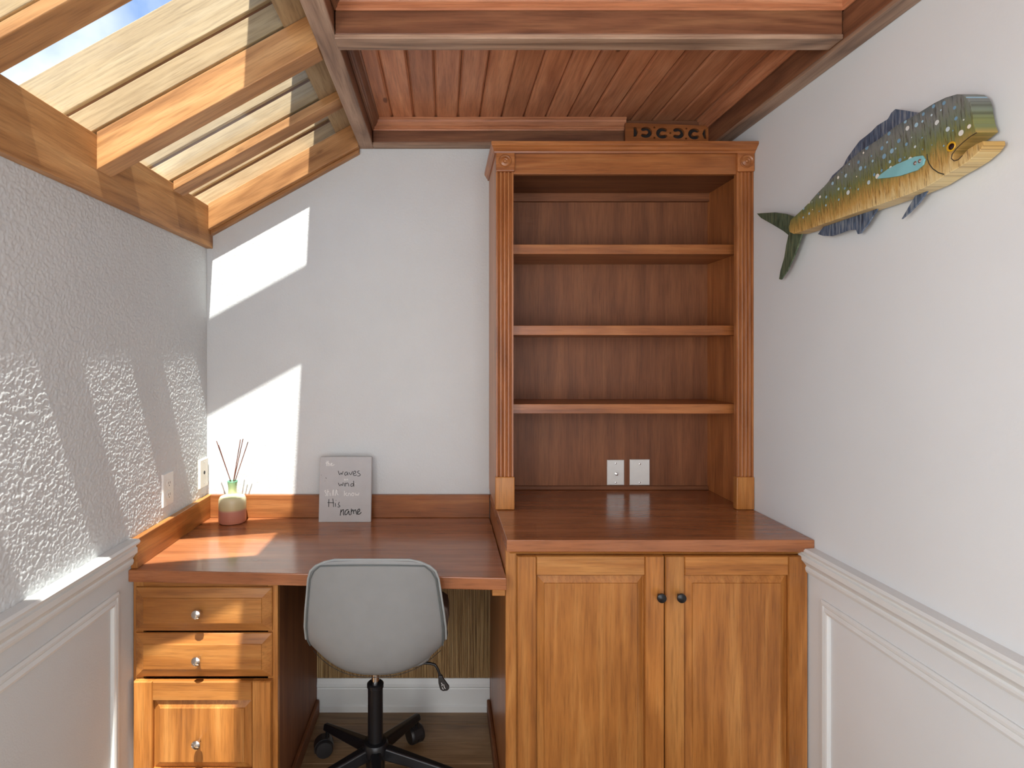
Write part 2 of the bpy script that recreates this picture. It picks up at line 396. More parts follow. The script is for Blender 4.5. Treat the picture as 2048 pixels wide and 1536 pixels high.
rp_ = sbox('reed_matting', REED['z'], -0.516, 0.197, YB - 0.004, YB - 0.0005, 0.126, 0.726)
tag(rp_, 'natural dry reed matting covering the wall under the desk', 'wall covering')
m = MB(); x = -0.514
while x < 0.193:
    wd = rng.uniform(0.0035, 0.0075); d = rng.uniform(0.002, 0.0045)
    m.prism([(x, YB - 0.004), (x + wd * 0.25, YB - 0.004 - d), (x + wd * 0.75, YB - 0.004 - d), (x + wd, YB - 0.004)], 'z', 0.127, 0.725)
    x += wd
def reed_mat():
    mt, nt, b = base_mat('reed_stalks'); L = nt.links.new
    tc = nt.nodes.new('ShaderNodeTexCoord'); mp = nt.nodes.new('ShaderNodeMapping'); mp.inputs['Scale'].default_value = (170, 1, 3); L(tc.outputs['Object'], mp.inputs['Vector'])
    n = N(nt, 'ShaderNodeTexNoise', Scale=1.0, Detail=3.0, Roughness=0.7); L(mp.outputs[0], n.inputs['Vector'])
    r = ramp(nt, [(0.3, srgb(84, 58, 36)), (0.45, srgb(140, 108, 68)), (0.6, srgb(180, 150, 104)), (0.75, srgb(206, 182, 138))]); L(n.outputs['Fac'], r.inputs['Fac'])
    L(r.outputs['Color'], b.inputs['Base Color']); b.inputs['Roughness'].default_value = 0.6
    return mt
tag(m.build('reed_stalks', reed_mat(), rp_), kind='stuff')

# ------------------------------------------------------------------ ceiling
ZP = 2.313; ZB = 2.205
ceil = MB().box(-0.40, XR + 0.12, YN - 0.1, YB + 0.12, ZP + 0.018, ZP + 0.05).build('ceiling', ROOFM); tag(ceil, kind='structure')
x = -0.2835
PW = 0.0843
prof = [(0.0005, 0.018), (0.0006, 0.0075), (0.0070, 0.0), (PW - 0.0070, 0.0), (PW - 0.0006, 0.0075), (PW - 0.0005, 0.018)]
while x < XR:
    for (ya, yb) in ((-0.6, 1.46), (1.46, YB)):
        MB().prism([(x + a, ZP + z) for a, z in prof], 'y', ya, yb).build('plank', CPL['y'], ceil)
    x += PW
# beams
def beam(x0, x1, y0, y1, z0, z1, ax, mat=BDK, bev=0.003):
    return sbox('beam', mat[ax], x0, x1, y0, y1, z0, z1, ceil, bev)
PX0, PX1 = -0.332, -0.277
ZPU = 2.214; ZRB = 2.187; ZCB = 2.20
RBX = 1.010
def capped(x0, x1, y0, y1, z0, z1, ax):      # beam with a paler grey-brown bottom layer
    beam(x0 + 0.0015, x1 - 0.0015, y0 + 0.0015, y1 - 0.0015, z0 + 0.012, z1, ax, BDK, 0.002)
    beam(x0, x1, y0, y1, z0, z0 + 0.012, ax, BGR, 0.002)
capped(PX0, PX1, YN, YB - 0.001, ZPU, 2.36, 'y')
capped(RBX, XR - 0.001, YN, YB - 0.001, ZRB, 2.312, 'y')
for (ya, yb) in ((1.432, 1.488), (0.66, 0.716), (-0.11, -0.054)):
    capped(PX1, RBX, ya, yb, ZCB, 2.311, 'x')
capped(PX1, RBX, 2.198, YB - 0.001, ZPU, 2.311, 'x')
# mouldings round each bay
MP = [(0.0, 0.0), (0.004, 0.0), (0.005, 0.004), (0.009, 0.006), (0.009, 0.012), (0.014, 0.015), (0.022, 0.026), (0.024, 0.034), (0.028, 0.036), (0.028, 0.043), (0.0, 0.043)]
ZM = ZP - 0.0435
def bay(y0, y1):
    MB().prism([(PX1 + a, ZM + z) for a, z in MP], 'y', y0, y1).build('moulding', BDK['y'], ceil)
    MB().prism([(RBX - a, ZM + z) for a, z in MP], 'y', y0, y1).build('moulding', CPL['y'], ceil)
    MB().prism([(y0 + a, ZM + z) for a, z in MP], 'x', PX1, RBX).build('moulding', CPL['x'], ceil)
    xr = 0.70 if y1 > 2 else RBX
    MB().prism([(y1 - a, ZM + z) for a, z in MP], 'x', PX1, xr).build('moulding', CPL['x'], ceil)
bay(1.488, 2.198); bay(0.716, 1.432); bay(-0.054, 0.66)
# roof above the flat ceiling: closes the room and shades it
rf = MB().box(-0.405, XR + 0.3, YN - 0.4, YB + 0.1, ZP + 0.05, 2.62).box(-0.495, XR + 0.3, YN - 0.4, YB + 0.5, 2.62, 2.68)
rf.build('roof', ROOFM, ceil)

# ------------------------------------------------------------------ sloping glazed roof = window_1
win = tag(empty('window_1', (XL, 1.0, 1.82)), 'sloping glazed roof on golden rafters above the desk', kind='structure')
MB().box(XL - 0.001, XL + 0.024, YN, YB - 0.001, 1.82, roofz(XL + 0.012)).build('header', RAF['y'], win, 0.002)
MB().box(XL - 0.14, XL + 0.002, YN, YB, 1.945, roofz(XL - 0.13)).build('wall_plate', RAF['y'], win)
HX = XL + 0.024
def rafter(y0, y1, depth, mat=RAF, x0=HX, x1=PX0, name='rafter', top=0.0, bev=0.002):
    # a member running up the slope; built along its own axis so that the grain follows it
    dx = x1 - x0; ln = dx / math.cos(SL)
    zt = roofz(x0) + top
    d = depth * math.cos(SL)
    t = math.tan(SL) * d
    # local: x along slope, z perpendicular; ends cut plumb
    v = [(t, y0, -d), (ln + t, y0, -d), (ln, y0, 0), (0, y0, 0), (t, y1, -d), (ln + t, y1, -d), (ln, y1, 0), (0, y1, 0)]
    v = [(a - 0, b_ - (y0 + y1) / 2, c) for a, b_, c in v]
    v = [(a - d * math.tan(SL) * 2 * 0, b_, c) for a, b_, c in v]
    # plumb cut: lower point sits at the same world x as the upper one
    v2 = []
    for a, b_, c in v:
        if c < 0: a = a - t + math.tan(SL) * c * 1.0 * 1.0
        v2.append((a, b_, c))
    mb = MB(); mb.add(v2, [(0, 1, 2, 3), (7, 6, 5, 4), (0, 4, 5, 1), (1, 5, 6, 2), (2, 6, 7, 3), (3, 7, 4, 0)])
    return mb.build(name, mat['x'], win, bev, rot=(0, -SL, 0), loc=(x0, (y0 + y1) / 2, zt))
SP = 0.4205
deep = [1.488, 1.488 - 2 * SP, 1.488 - 4 * SP]
shal = [1.909, 1.909 - 2 * SP, 1.909 - 4 * SP, 1.909 - 6 * SP]
for yy in deep: rafter(yy, yy + 0.066, 0.100)
for yy in shal: rafter(yy, yy + 0.072, 0.032)
rafter(2.192, YB - 0.001, 0.100)
rafter(2.214, YB - 0.001, 0.016, top=-0.1005, mat=RAF)
# timber closing strip where the glass meets the flat roof
MB().prism([(-0.42, roofz(-0.42) + 0.001), (PX0 + 0.02, roofz(PX0 + 0.02) + 0.001), (PX0 + 0.02, roofz(PX0 + 0.02) + 0.021), (-0.42, roofz(-0.42) + 0.021)], 'y', YN, YB).build('closing_strip', EXT['y'], win)
# panes
edges = sorted([y + 0.033 for y in deep] + [y + 0.036 for y in shal] + [2.222])
for a, b_ in zip(edges[:-1], edges[1:]):
    x0, x1 = XL - 0.01, -0.424
    MB().prism([(x0, roofz(x0) + 0.002), (x1, roofz(x1) + 0.002), (x1, roofz(x1) + 0.008), (x0, roofz(x0) + 0.008)], 'y', a + 0.002, b_ - 0.002).build('pane', ROOFGLASS, win)
# outdoor boards standing on edge over every rafter
for yy in deep + shal + [2.245]:
    xo = XL - 0.55
    rafter(yy + 0.006, yy + 0.048, 0.074, EXT, xo, -0.405, 'outdoor_board', 0.086)
    rafter(yy + 0.018, yy + 0.040, 0.024, BDK, xo, -0.405, 'dark_gap_strip', 0.105, bev=0)  # dark wood strip stands in for the darkness seen in the gap
    rafter(yy + 0.006, yy + 0.048, 0.140, EXT, xo, -0.405, 'outdoor_board', 0.242)

# ------------------------------------------------------------------ desk worktop
DZ = 0.762
dk = tag(empty('desk_worktop', (-0.38, 1.95, DZ - 0.035)), 'glossy red-brown wooden desk worktop with a low backsplash', 'worktop')
YDL, YDR = 1.680, 1.620
MB().hexa([(XL, YDL, DZ - 0.036), (0.179, YDR, DZ - 0.036), (0.179, YB - 0.001, DZ - 0.036), (XL, YB - 0.001, DZ - 0.036),
           (XL, YDL, DZ), (0.179, YDR, DZ), (0.179, YB - 0.001, DZ), (XL, YB - 0.001, DZ)]).build('slab', TOP['x'], dk, 0.003)
sbox('backsplash', BKC['x'], XL + 0.021, 0.178, YB - 0.021, YB - 0.001, DZ, DZ + 0.089, dk, 0.002)
sbox('backsplash', CAB['y'], XL + 0.001, XL + 0.021, YDL + 0.012, YB - 0.001, DZ, DZ + 0.089, dk, 0.002)
sbox('support_cleat', CAB['x'], 0.140, 0.178, 1.645, 1.68, DZ - 0.062, DZ - 0.0365, dk, 0.002)

# ------------------------------------------------------------------ knobs, doors and drawers
def knob(parent, x, y, z, mat, r=0.0135):
    prof = [(0.004, 0.0), (0.0048, 0.003), (0.0042, 0.010), (0.0055, 0.014), (r * 0.85, 0.017), (r, 0.021), (r * 0.96, 0.0255), (r * 0.6, 0.0285), (0.001, 0.0295)]
    return MB().lathe(prof, (x, y, z), '-y', 24).build('knob', mat, parent, smooth=True)

def frame_panel(name, x0, x1, z0, z1, yf, stile, rail, parent, mat=CAB, th=0.02):
    """frame-and-panel front: stiles, rails and a raised centre panel"""
    sx0, sx1, sz0, sz1 = x0 + stile, x1 - stile, z0 + rail, z1 - rail
    core = MB().rings(sx0 - 0.004, sx1 + 0.004, sz0 - 0.004, sz1 + 0.004, [(0, yf + 0.0145), (0.0072, yf + 0.0145), (0.0080, yf + 0.0122), (0.026, yf + 0.0035), (0.0272, yf + 0.0008)], yf + th - 0.001)
    c = core.build(name, mat['z'], parent)
    LIP = 0.005
    def piece(nm, a0, a1, c0, c1, ax):
        MB().rings(a0, a1, c0, c1, [(0, yf + 0.004), (0.0022, yf)], yf + th).build(nm, mat[ax], c)
    piece('stile', x0, sx0, z0, z1, 'z'); piece('stile', sx1, x1, z0, z1, 'z')
    piece('rail', sx0 + 0.0003, sx1 - 0.0003, sz1, z1, 'x'); piece('rail', sx0 + 0.0003, sx1 - 0.0003, z0, sz0, 'x')
    return c

# ---- drawer cabinet under the desk
dc = tag(empty('drawer_cabinet', (-0.72, 1.95, 0)), 'honey wood cabinet of three drawers under the left end of the desk', 'drawer cabinet')
CY = 1.705
DX0, DX1 = XL + 0.002, -0.500
sbox('side_panel', BKI['z'], DX1 - 0.018, DX1, CY + 0.018, YB - 0.009, 0.0, DZ - 0.037, dc, 0.001)
sbox('side_panel', BKI['z'], DX0, DX0 + 0.018, CY + 0.018, YB - 0.023, 0.0, DZ - 0.037, dc)
sbox('back_panel', BKI['z'], DX0 + 0.018, DX1 - 0.018, YB - 0.034, YB - 0.024, 0.0, DZ - 0.037, dc)
for (a, b_, c, d, ax) in ((DX0, DX0 + 0.03, 0.0, DZ - 0.037, 'z'), (DX1 - 0.03, DX1, 0.0, DZ - 0.037, 'z'), (DX0 + 0.03, DX1 - 0.03, DZ - 0.07, DZ - 0.037, 'x'), (DX0 + 0.03, DX1 - 0.03, 0.0, 0.11, 'x')):
    sbox('face_frame', CAB[ax], a, b_, CY, CY + 0.018, c, d, dc, 0.0015)
sbox('base_strip', BKI['y'], DX1 + 0.0005, DX1 + 0.014, CY + 0.02, YB - 0.026, 0.0, 0.055, dc, 0.004)
fx0, fx1 = -0.924, -0.515
YF = CY - 0.021
for i, (z0, z1) in enumerate(((0.573, 0.704), (0.436, 0.567))):
    d = MB().rings(fx0, fx1, z0, z1, [(0, YF + 0.0155), (0.002, YF + 0.0135), (0.027, YF + 0.003), (0.0285, YF + 0.0005), (0.031, YF)], YF + 0.0205).build('drawer', CAB['x'], dc)
    knob(d, (fx0 + fx1) / 2 - 0.008, YF, (z0 + z1) / 2, CHROME)
d = frame_panel('drawer', fx0, fx1, 0.110, 0.428, YF, 0.056, 0.056, dc)
knob(d, (fx0 + fx1) / 2 - 0.008, YF + 0.0005, 0.256, CHROME)

# ---- base cabinet with two doors
bc = tag(empty('base_cabinet', (0.62, 1.95, 0)), 'honey wood base cabinet with two panel doors and black knobs', 'cabinet')
CZ = 0.871; BX0, BX1 = 0.181, XR - 0.002; BY = 1.665
sbox('side_panel', BKC['z'], BX0, BX0 + 0.018, BY + 0.018, YB - 0.009, 0.0, CZ - 0.035, bc, 0.001)
sbox('side_panel', BKC['z'], BX1 - 0.018, BX1, BY + 0.018, YB - 0.002, 0.0, CZ - 0.035, bc)
sbox('back_panel', BKI['z'], BX0 + 0.018, BX1 - 0.018, YB - 0.012, YB - 0.002, 0.0, CZ - 0.035, bc)
for (a, b_, c, d, ax) in ((BX0, BX0 + 0.045, 0.0, CZ - 0.035, 'z'), (BX1 - 0.02, BX1, 0.0, CZ - 0.035, 'z'), (0.62, 0.665, 0.1, CZ - 0.07, 'z'), (BX0 + 0.045, BX1 - 0.02, CZ - 0.07, CZ - 0.035, 'x'), (BX0 + 0.045, BX1 - 0.02, 0.0, 0.1, 'x')):
    sbox('face_frame', CAB[ax], a, b_, BY, BY + 0.018, c, d, bc, 0.0015)
sbox('base_strip', BKI['y'], BX0 - 0.014, BX0 - 0.0005, BY + 0.02, YB - 0.026, 0.0, 0.055, bc, 0.004)
# small moulding under the counter
MB().prism([(BY, CZ - 0.035), (BY - 0.022, CZ - 0.035), (BY - 0.021, CZ - 0.040), (BY - 0.010, CZ - 0.048), (BY - 0.007, CZ - 0.052), (BY, CZ - 0.052)], 'x', BX0 + 0.012, BX1).build('moulding', CAB['x'], bc)
DYF = BY - 0.0215
for (a, b_, kx) in ((0.212, 0.6395, 0.623), (0.6425, 1.056, 0.680)):
    dd = frame_panel('door', a, b_, 0.11, 0.816, DYF, 0.056, 0.056, bc)
    knob(dd, kx, DYF, 0.704, BLACKM)

# ---- counter on the base cabinet
ct = MB().box(0.179, XR - 0.001, 1.620, YB - 0.001, CZ - 0.035, CZ).build('countertop', TOP['x'], None, 0.0025)
tag(ct, 'glossy brown wooden countertop under the bookcase', 'countertop')

# ------------------------------------------------------------------ bookcase
bk = tag(empty('bookcase', (0.62, 2.09, CZ)), 'tall open wooden bookcase with fluted pilasters standing on the counter', 'bookcase')
KX0, KX1 = 0.178, XR - 0.001; KY = 1.94; KT = 2.092
sbox('side_panel', PAL['z'], KX0, KX0 + 0.024, KY + 0.018, YB - 0.001, CZ, KT, bk, 0.001)
sbox('side_panel', BKC['z'], 1.036, KX1, KY + 0.018, YB - 0.001, CZ, KT, bk, 0.001)
sbox('back_panel', BKI['z'], KX0 + 0.024, 1.036, YB - 0.012, YB - 0.001, CZ, KT, bk)
sbox('top_panel', BKI['x'], KX0 + 0.024, 1.036, KY + 0.018, YB - 0.012, 2.032, 2.05, bk)
sbox('top_cap', BKC['x'], KX0, KX1, KY, YB - 0.001, KT, KT + 0.012, bk)
sbox('cleat', BKI['x'], KX0 + 0.024, 1.036, YB - 0.03, YB - 0.012, 2.000, 2.032, bk, 0.001)
sbox('cleat', BKI['x'], KX0 + 0.024, 1.036, YB - 0.024, YB - 0.012, CZ + 0.0005, CZ + 0.016, bk, 0.003)
for zt in (1.790, 1.504, 1.227):
    sbox('shelf', BKC['x'], KX0 + 0.0245, 1.0355, 1.998, YB - 0.0125, zt - 0.034, zt, bk, 0.0015)
sbox('frieze', BKC['x'], KX0 + 0.06, KX1 - 0.058, KY + 0.002, KY + 0.02, 2.020, 2.092, bk, 0.0015)
def pilaster(x0, x1):
    wd = x1 - x0; pts = [(x0, KY + 0.018), (x0, KY)]
    n = 4; fl = wd * 0.135; lead = wd * 0.10; gap = (wd - 2 * lead - n * fl) / (n - 1)
    for k in range(n):
        a = x0 + lead + k * (fl + gap)
        for t in range(7):
            an = math.pi * t / 6
            pts.append((a + fl / 2 - math.cos(an) * fl / 2, KY + math.sin(an) * fl * 0.95))
    pts += [(x1, KY), (x1, KY + 0.018)]
    p = MB().prism(pts, 'z', CZ + 0.11, 2.028).build('pilaster', BKC['z'], bk)
    sbox('plinth_block', CAB['z'], x0 - 0.003, x1 + 0.003 if x1 < 1 else x1, KY - 0.007, KY + 0.018, CZ + 0.0005, CZ + 0.112, p, 0.003)
    b_ = sbox('rosette_block', BKC['x'], x0 - 0.001, x1 + 0.004 if x1 < 1 else x1, KY - 0.010, KY + 0.018, 2.026, 2.094, p, 0.004)
    cx, cz = (x0 + x1) / 2, 2.060
    return p, cx, cz
for (a, b_) in ((KX0, KX0 + 0.060), (KX1 - 0.058, KX1)):
    p, cx, cz = pilaster(a, b_)
    MB().lathe([(0.0225, 0.0), (0.0225, 0.003), (0.0205, 0.005), (0.018, 0.003), (0.016, 0.0022), (0.012, 0.004), (0.0085, 0.0055), (0.006, 0.0045), (0.004, 0.007), (0.0008, 0.008)], (cx, KY - 0.010, cz), '-y', 32).build('rosette', BKC['x'], p, smooth=True)
# cornice along the front and back to the wall on the left
CP = [(0.0, 2.088), (0.010, 2.088), (0.012, 2.094), (0.018, 2.097), (0.024, 2.104), (0.030, 2.108), (0.033, 2.112), (0.033, 2.120), (0.0, 2.120)]
def cornice():
    n = len(CP)
    r0 = [(KX1, KY - p, z) for p, z in CP]; r1 = [(KX0 - p * 0.55, KY - p, z) for p, z in CP]; r2 = [(KX0 - p * 0.55, YB - 0.001, z) for p, z in CP]
    q = MB().add(r0 + r1, [(i, (i + 1) % n, (i + 1) % n + n, i + n) for i in range(n)] + [tuple(range(n)), tuple(range(n, 2 * n))])
    q.build('cornice', BKC['x'], bk)
    q = MB().add(r1 + r2, [(i, (i + 1) % n, (i + 1) % n + n, i + n) for i in range(n)] + [tuple(range(n)), tuple(range(n, 2 * n))])
    q.build('cornice', BKC['y'], bk)
cornice()

# ------------------------------------------------------------------ carved wooden vent grille above the bookcase
def vent():
    def P(zx, zy): return (1240 + zx * 200 / 2048, 235 + zy * 200 / 2048)
    YV = 2.168
    def W(zx, zy):
        px, py = P(zx, zy); return ((px - VPX) * YV / F, CAMZ - (py - VPY) * YV / F)
    cu = bpy.data.curves.new('vent', 'CURVE'); cu.dimensions = '2D'; cu.fill_mode = 'BOTH'; cu.extrude = 0.006
    cx, cz = W(1000, 320)
    def spl(pts):
        s = cu.splines.new('POLY'); s.points.add(len(pts) - 1); s.use_cyclic_u = True
        for p, (a, b_) in zip(s.points, pts):
            X, Z = W(a, b_); p.co = (X - cx, Z - cz, 0, 1)
    spl([(110, 110), (1885, 170), (1885, 640), (110, 640)])
    def cshape(x, y, flip, rx=130, ry=112):
        pts = []
        for k in range(17):
            a = math.radians(48 + (312 - 48) * k / 16); pts.append((x + flip * rx * math.cos(a), y + ry * math.sin(a)))
        a = math.radians(312)
        for k in range(1, 5):      # round end
            t = math.radians(312 + 180 * k / 5); mx, my = 0.72 * math.cos(a), 0.72 * math.sin(a)
            pts.append((x + flip * rx * (mx + 0.28 * math.cos(t)), y + ry * (my + 0.28 * math.sin(t))))
        for k in range(11):
            a = math.radians(306 - (306 - 54) * k / 10); pts.append((x + flip * rx * 0.36 * math.cos(a), y + ry * 0.36 * math.sin(a)))
        a = math.radians(48)
        for k in range(1, 5):
            t = math.radians(48 + 180 + 180 * k / 5); mx, my = 0.72 * math.cos(a), 0.72 * math.sin(a)
            pts.append((x + flip * rx * (mx + 0.28 * math.cos(t)), y + ry * (my + 0.28 * math.sin(t))))
        spl(pts)
    cshape(530, 305, -1); cshape(870, 320, 1); cshape(1190, 322, -1); cshape(1525, 336, 1)
    for (x, y) in ((705, 205), (705, 415), (1030, 320), (1362, 228), (1355, 432)):
        spl([(x + 22 * math.cos(k * math.pi / 4), y + 18 * math.sin(k * math.pi / 4)) for k in range(8)])
    spl([(280, 200), (335, 205), (355, 260), (370, 300), (350, 350), (335, 385), (280, 395)])
    spl([(1765, 240), (1720, 245), (1705, 290), (1685, 335), (1705, 380), (1720, 425), (1765, 440)])
    tmp = bpy.data.objects.new('tmp', cu); me = bpy.data.meshes.new_from_object(tmp); bpy.data.objects.remove(tmp)
    g = bpy.data.objects.new('vent_grille', me); me.materials.clear(); me.materials.append(BKC['x'])
    place(g, (cx, YV + 0.006, cz), None); g.rotation_euler = (math.pi / 2, 0, 0)
    tag(g, 'carved brown wooden vent grille with scroll cutouts above the bookcase', 'vent')
    bx0, bz0 = W(120, 630); bx1, bz1 = W(1875, 200)
    b_ = MB().box(bx0 - cx, bx1 - cx, bz0 - cz, bz1 - cz, -0.017, -0.0075)
    me2 = bpy.data.meshes.new('backing'); me2.from_pydata(b_.v, [], b_.f); me2.materials.append(DARK)
    o = bpy.data.objects.new('backing', me2); COL.objects.link(o); o.parent = g
vent()

# ------------------------------------------------------------------ wall plates
def screw(parent, c, axis, mat, r=0.0032):
    MB().lathe([(r, 0.0), (r, 0.0008), (r * 0.6, 0.0014), (0.0002, 0.0014)], c, axis, 12).build('screw', mat, parent, smooth=True)
# duplex outlet on the left wall
yo0, yo1, zo0, zo1 = 1.878, 1.953, 0.890, 1.004
ol = MB().hexa([(XL - 0.002, yo0, zo0), (XL - 0.002, yo1, zo0), (XL - 0.002, yo1, zo1), (XL - 0.002, yo0, zo1), (XL + 0.006, yo0 + 0.003, zo0 + 0.003), (XL + 0.006, yo1 - 0.003, zo0 + 0.003), (XL + 0.006, yo1 - 0.003, zo1 - 0.003), (XL + 0.006, yo0 + 0.003, zo1 - 0.003)]).build('outlet_plate', PLATE, None, 0.001)
tag(ol, 'white double power outlet low on the textured left wall', 'outlet')
yc, zc = (yo0 + yo1) / 2, (zo0 + zo1) / 2
for dz in (0.0195, -0.0195):
    pts = []
    for k in range(24):
        a = 2 * math.pi * k / 24; pts.append((XL + 0.006, yc + 0.0165 * math.cos(a), zc + dz + max(-0.0125, min(0.0125, 0.0165 * math.sin(a)))))
    s = MB().poly(pts, (0.0022, 0, 0)).build('socket', PLATE, ol)
    for dy in (-0.006, 0.006):
        sbox('slot', DARK, XL + 0.0082, XL + 0.0085, yc + dy - 0.001, yc + dy + 0.001, zc + dz - 0.002, zc + dz + 0.006, s)
    MB().lathe([(0.0022, 0.0), (0.0022, 0.0003), (0.0001, 0.0003)], (XL + 0.0082, yc, zc + dz - 0.0075), 'x', 10).build('slot', DARK, s)
screw(ol, (XL + 0.006, yc, zc), 'x', PLATE)
# cable plate in the corner of the left wall
yp0, yp1, zp0, zp1 = 2.156, 2.232, 0.886, 1.000
cp = MB().hexa([(XL - 0.002, yp0, zp0), (XL - 0.002, yp1, zp0), (XL - 0.002, yp1, zp1), (XL - 0.002, yp0, zp1), (XL + 0.009, yp0 + 0.004, zp0 + 0.004), (XL + 0.009, yp1 - 0.004, zp0 + 0.004), (XL + 0.009, yp1 - 0.004, zp1 - 0.004), (XL + 0.009, yp0 + 0.004, zp1 - 0.004)]).build('cable_plate', IVORY, None, 0.001)
tag(cp, 'ivory cable jack plate on the left wall in the corner', 'wall plate')
MB().lathe([(0.007, 0.0), (0.007, 0.001), (0.0046, 0.001), (0.0046, 0.0015), (0.0001, 0.0015)], (XL + 0.009, (yp0 + yp1) / 2, 0.945), 'x', 16).build('jack', DARK, cp, smooth=True)
for zz in (0.985, 0.902): screw(cp, (XL + 0.009, (yp0 + yp1) / 2, zz), 'x', CHROME)
# two plates at the back of the bookcase
YP = YB - 0.0125
pl = MB().rings(0.640, 0.708, 0.889, 0.988, [(0, YP - 0.003), (0.003, YP - 0.006)], YP).build('cable_plate', PLATE, None, 0.0008)
tag(pl, 'white cable jack plate with a metal connector inside the bookcase', 'wall plate')
MB().lathe([(0.0065, 0.0), (0.0065, 0.003), (0.0045, 0.003), (0.0045, 0.011), (0.003, 0.0115), (0.0001, 0.0115)], (0.675, YP - 0.006, 0.934), '-y', 18).build('connector', CHROME, pl, smooth=True)
for zz in (0.975, 0.9): screw(pl, (0.674, YP - 0.006, zz), '-y', CHROME)
pl = MB().rings(0.729, 0.808, 0.889, 0.990, [(0, YP - 0.003), (0.003, YP - 0.006)], YP).build('blank_plate', PLATE, None, 0.0008)
tag(pl, 'blank white wall plate inside the bookcase', 'wall plate')
for zz in (0.972, 0.9): screw(pl, (0.768, YP - 0.006, zz), '-y', CHROME)

# ------------------------------------------------------------------ canvas with hand lettering
def canvas():
    W_, H_, T_ = 0.2, 0.246, 0.018
    base = Vector((-0.379, 2.162, DZ)); lean = math.atan2(0.028, H_)
    rot = (-lean, 0, 0)
    # local frame: x right, y into the wall, z up
    m = MB().box(-W_ / 2, W_ / 2, 0, T_, 0, H_)
    CANV = plain('pale_grey_canvas', (0.50, 0.50, 0.505), 0.8, spec=0.15, noise=0.03, nscale=25, bump=0.12, bscale=900)
    c = m.build('canvas_sign', CANV, None, 0.002, rot=rot, loc=base)
    tag(c, 'small pale grey canvas with handwritten words leaning on the desk backsplash', 'canvas')
    black = [[(602, 420), (628, 520), (660, 450), (672, 510), (700, 430)], [(790, 455), (755, 440), (725, 480), (735, 515), (765, 510), (790, 455), (795, 515)], [(815, 450), (850, 520), (885, 430)], [(895, 485), (950, 470), (955, 430), (920, 425), (895, 470), (905, 515), (945, 520), (970, 500)], [(1025, 420), (990, 430), (985, 460), (1030, 480), (1045, 510), (1015, 530), (980, 525)],
             [(598, 665), (625, 745), (655, 680), (675, 740), (695, 660)], [(715, 670), (718, 740)], [(740, 740), (745, 665)], [(745, 690), (780, 665), (800, 690), (805, 740)], [(900, 690), (865, 680), (840, 715), (855, 745), (890, 730), (905, 690)], [(905, 625), (908, 745)],
             [(400, 1000), (390, 1160)], [(480, 990), (490, 1160)], [(370, 1070), (500, 1075)], [(525, 1080), (530, 1155)], [(540, 1020), (544, 1030)], [(610, 1060), (580, 1110), (625, 1140), (600, 1165), (570, 1155)],
             [(350, 560), (360, 580)], [(330, 625), (334, 633)], [(580, 808), (586, 818)], [(258, 508), (266, 513)]]
    bold = [[(640, 1210), (620, 1335)], [(630, 1270), (680, 1205), (695, 1225), (680, 1310), (700, 1325)], [(790, 1215), (740, 1220), (710, 1280), (725, 1325), (765, 1300), (800, 1215), (795, 1310), (830, 1320)],
            [(850, 1195), (840, 1315)], [(845, 1260), (885, 1200), (895, 1300)], [(895, 1250), (935, 1200), (950, 1310), (975, 1300)], [(975, 1270), (1020, 1240), (1015, 1195), (980, 1215), (965, 1270), (985, 1310), (1020, 1300), (1048, 1265)]]
    white = [[(385, 215), (375, 320)], [(355, 260), (410, 255)], [(410, 215), (405, 325)], [(408, 280), (430, 260), (440, 325)], [(455, 295), (485, 285), (480, 255), (455, 280), (470, 325), (530, 290)],
             [(740, 585), (715, 600), (725, 615), (745, 600), (750, 615)], [(765, 615), (768, 590), (785, 590), (790, 615)], [(935, 685), (955, 690)],
             [(350, 820), (315, 830), (345, 870), (360, 920), (330, 930)], [(385, 800), (378, 940)], [(360, 850), (410, 845)], [(425, 870), (430, 935)], [(470, 930), (485, 820), (500, 800), (495, 870), (500, 930)], [(530, 930), (545, 820), (570, 810), (560, 880), (590, 920)],
             [(715, 830), (712, 935)], [(770, 870), (720, 895), (775, 935)], [(790, 935), (795, 875), (830, 880), (835, 935)], [(880, 870), (855, 900), (870, 935), (905, 925), (905, 880), (880, 870)], [(930, 870), (945, 935), (965, 890), (985, 935), (1010, 870)]]
    def loc(p):
        x, y = p; v = (1467 - y) / 1335
        xl = 175 + 75 * v; xr = 1240 + 35 * v
        return ((x - xl) / (xr - xl) - 0.5) * W_, v * H_
    def smooth(pts, it=2):
        for _ in range(it):
            if len(pts) < 3: return pts
            q = [pts[0]]
            for a, b_ in zip(pts[:-1], pts[1:]):
                q += [(a[0] * .75 + b_[0] * .25, a[1] * .75 + b_[1] * .25), (a[0] * .25 + b_[0] * .75, a[1] * .25 + b_[1] * .75)]
            q.append(pts[-1]); pts = q
        return pts
    def ink(strokes, r, mat):
        mb = MB()
        for s in strokes:
            L = [loc(p) for p in smooth(s)]
            mb.tube([(x, 0, z) for x, z in L], r, 6)
        mb.v = [(x, y * 0.35 - 0.0002, z) for x, y, z in mb.v]
        me = bpy.data.meshes.new('lettering'); me.from_pydata(mb.v, [], mb.f); me.materials.append(mat)
        o = bpy.data.objects.new('lettering', me); COL.objects.link(o); o.parent = c
        return o
    INK = plain('black_ink', (0.012, 0.012, 0.012), 0.6); WINK = plain('white_ink', (0.78, 0.78, 0.76), 0.6)
    words = [(black[0:5], 0.0013, INK, 'waves'), (black[5:11], 0.0013, INK, 'wind'), (black[11:17], 0.0014, INK, 'His'), (black[17:], 0.0010, INK, 'dots'), (bold, 0.0018, INK, 'name'),
             (white[0:5], 0.0015, WINK, 'the'), (white[5:8], 0.0011, WINK, 'and'), (white[8:14], 0.0015, WINK, 'still'), (white[14:], 0.0015, WINK, 'know')]
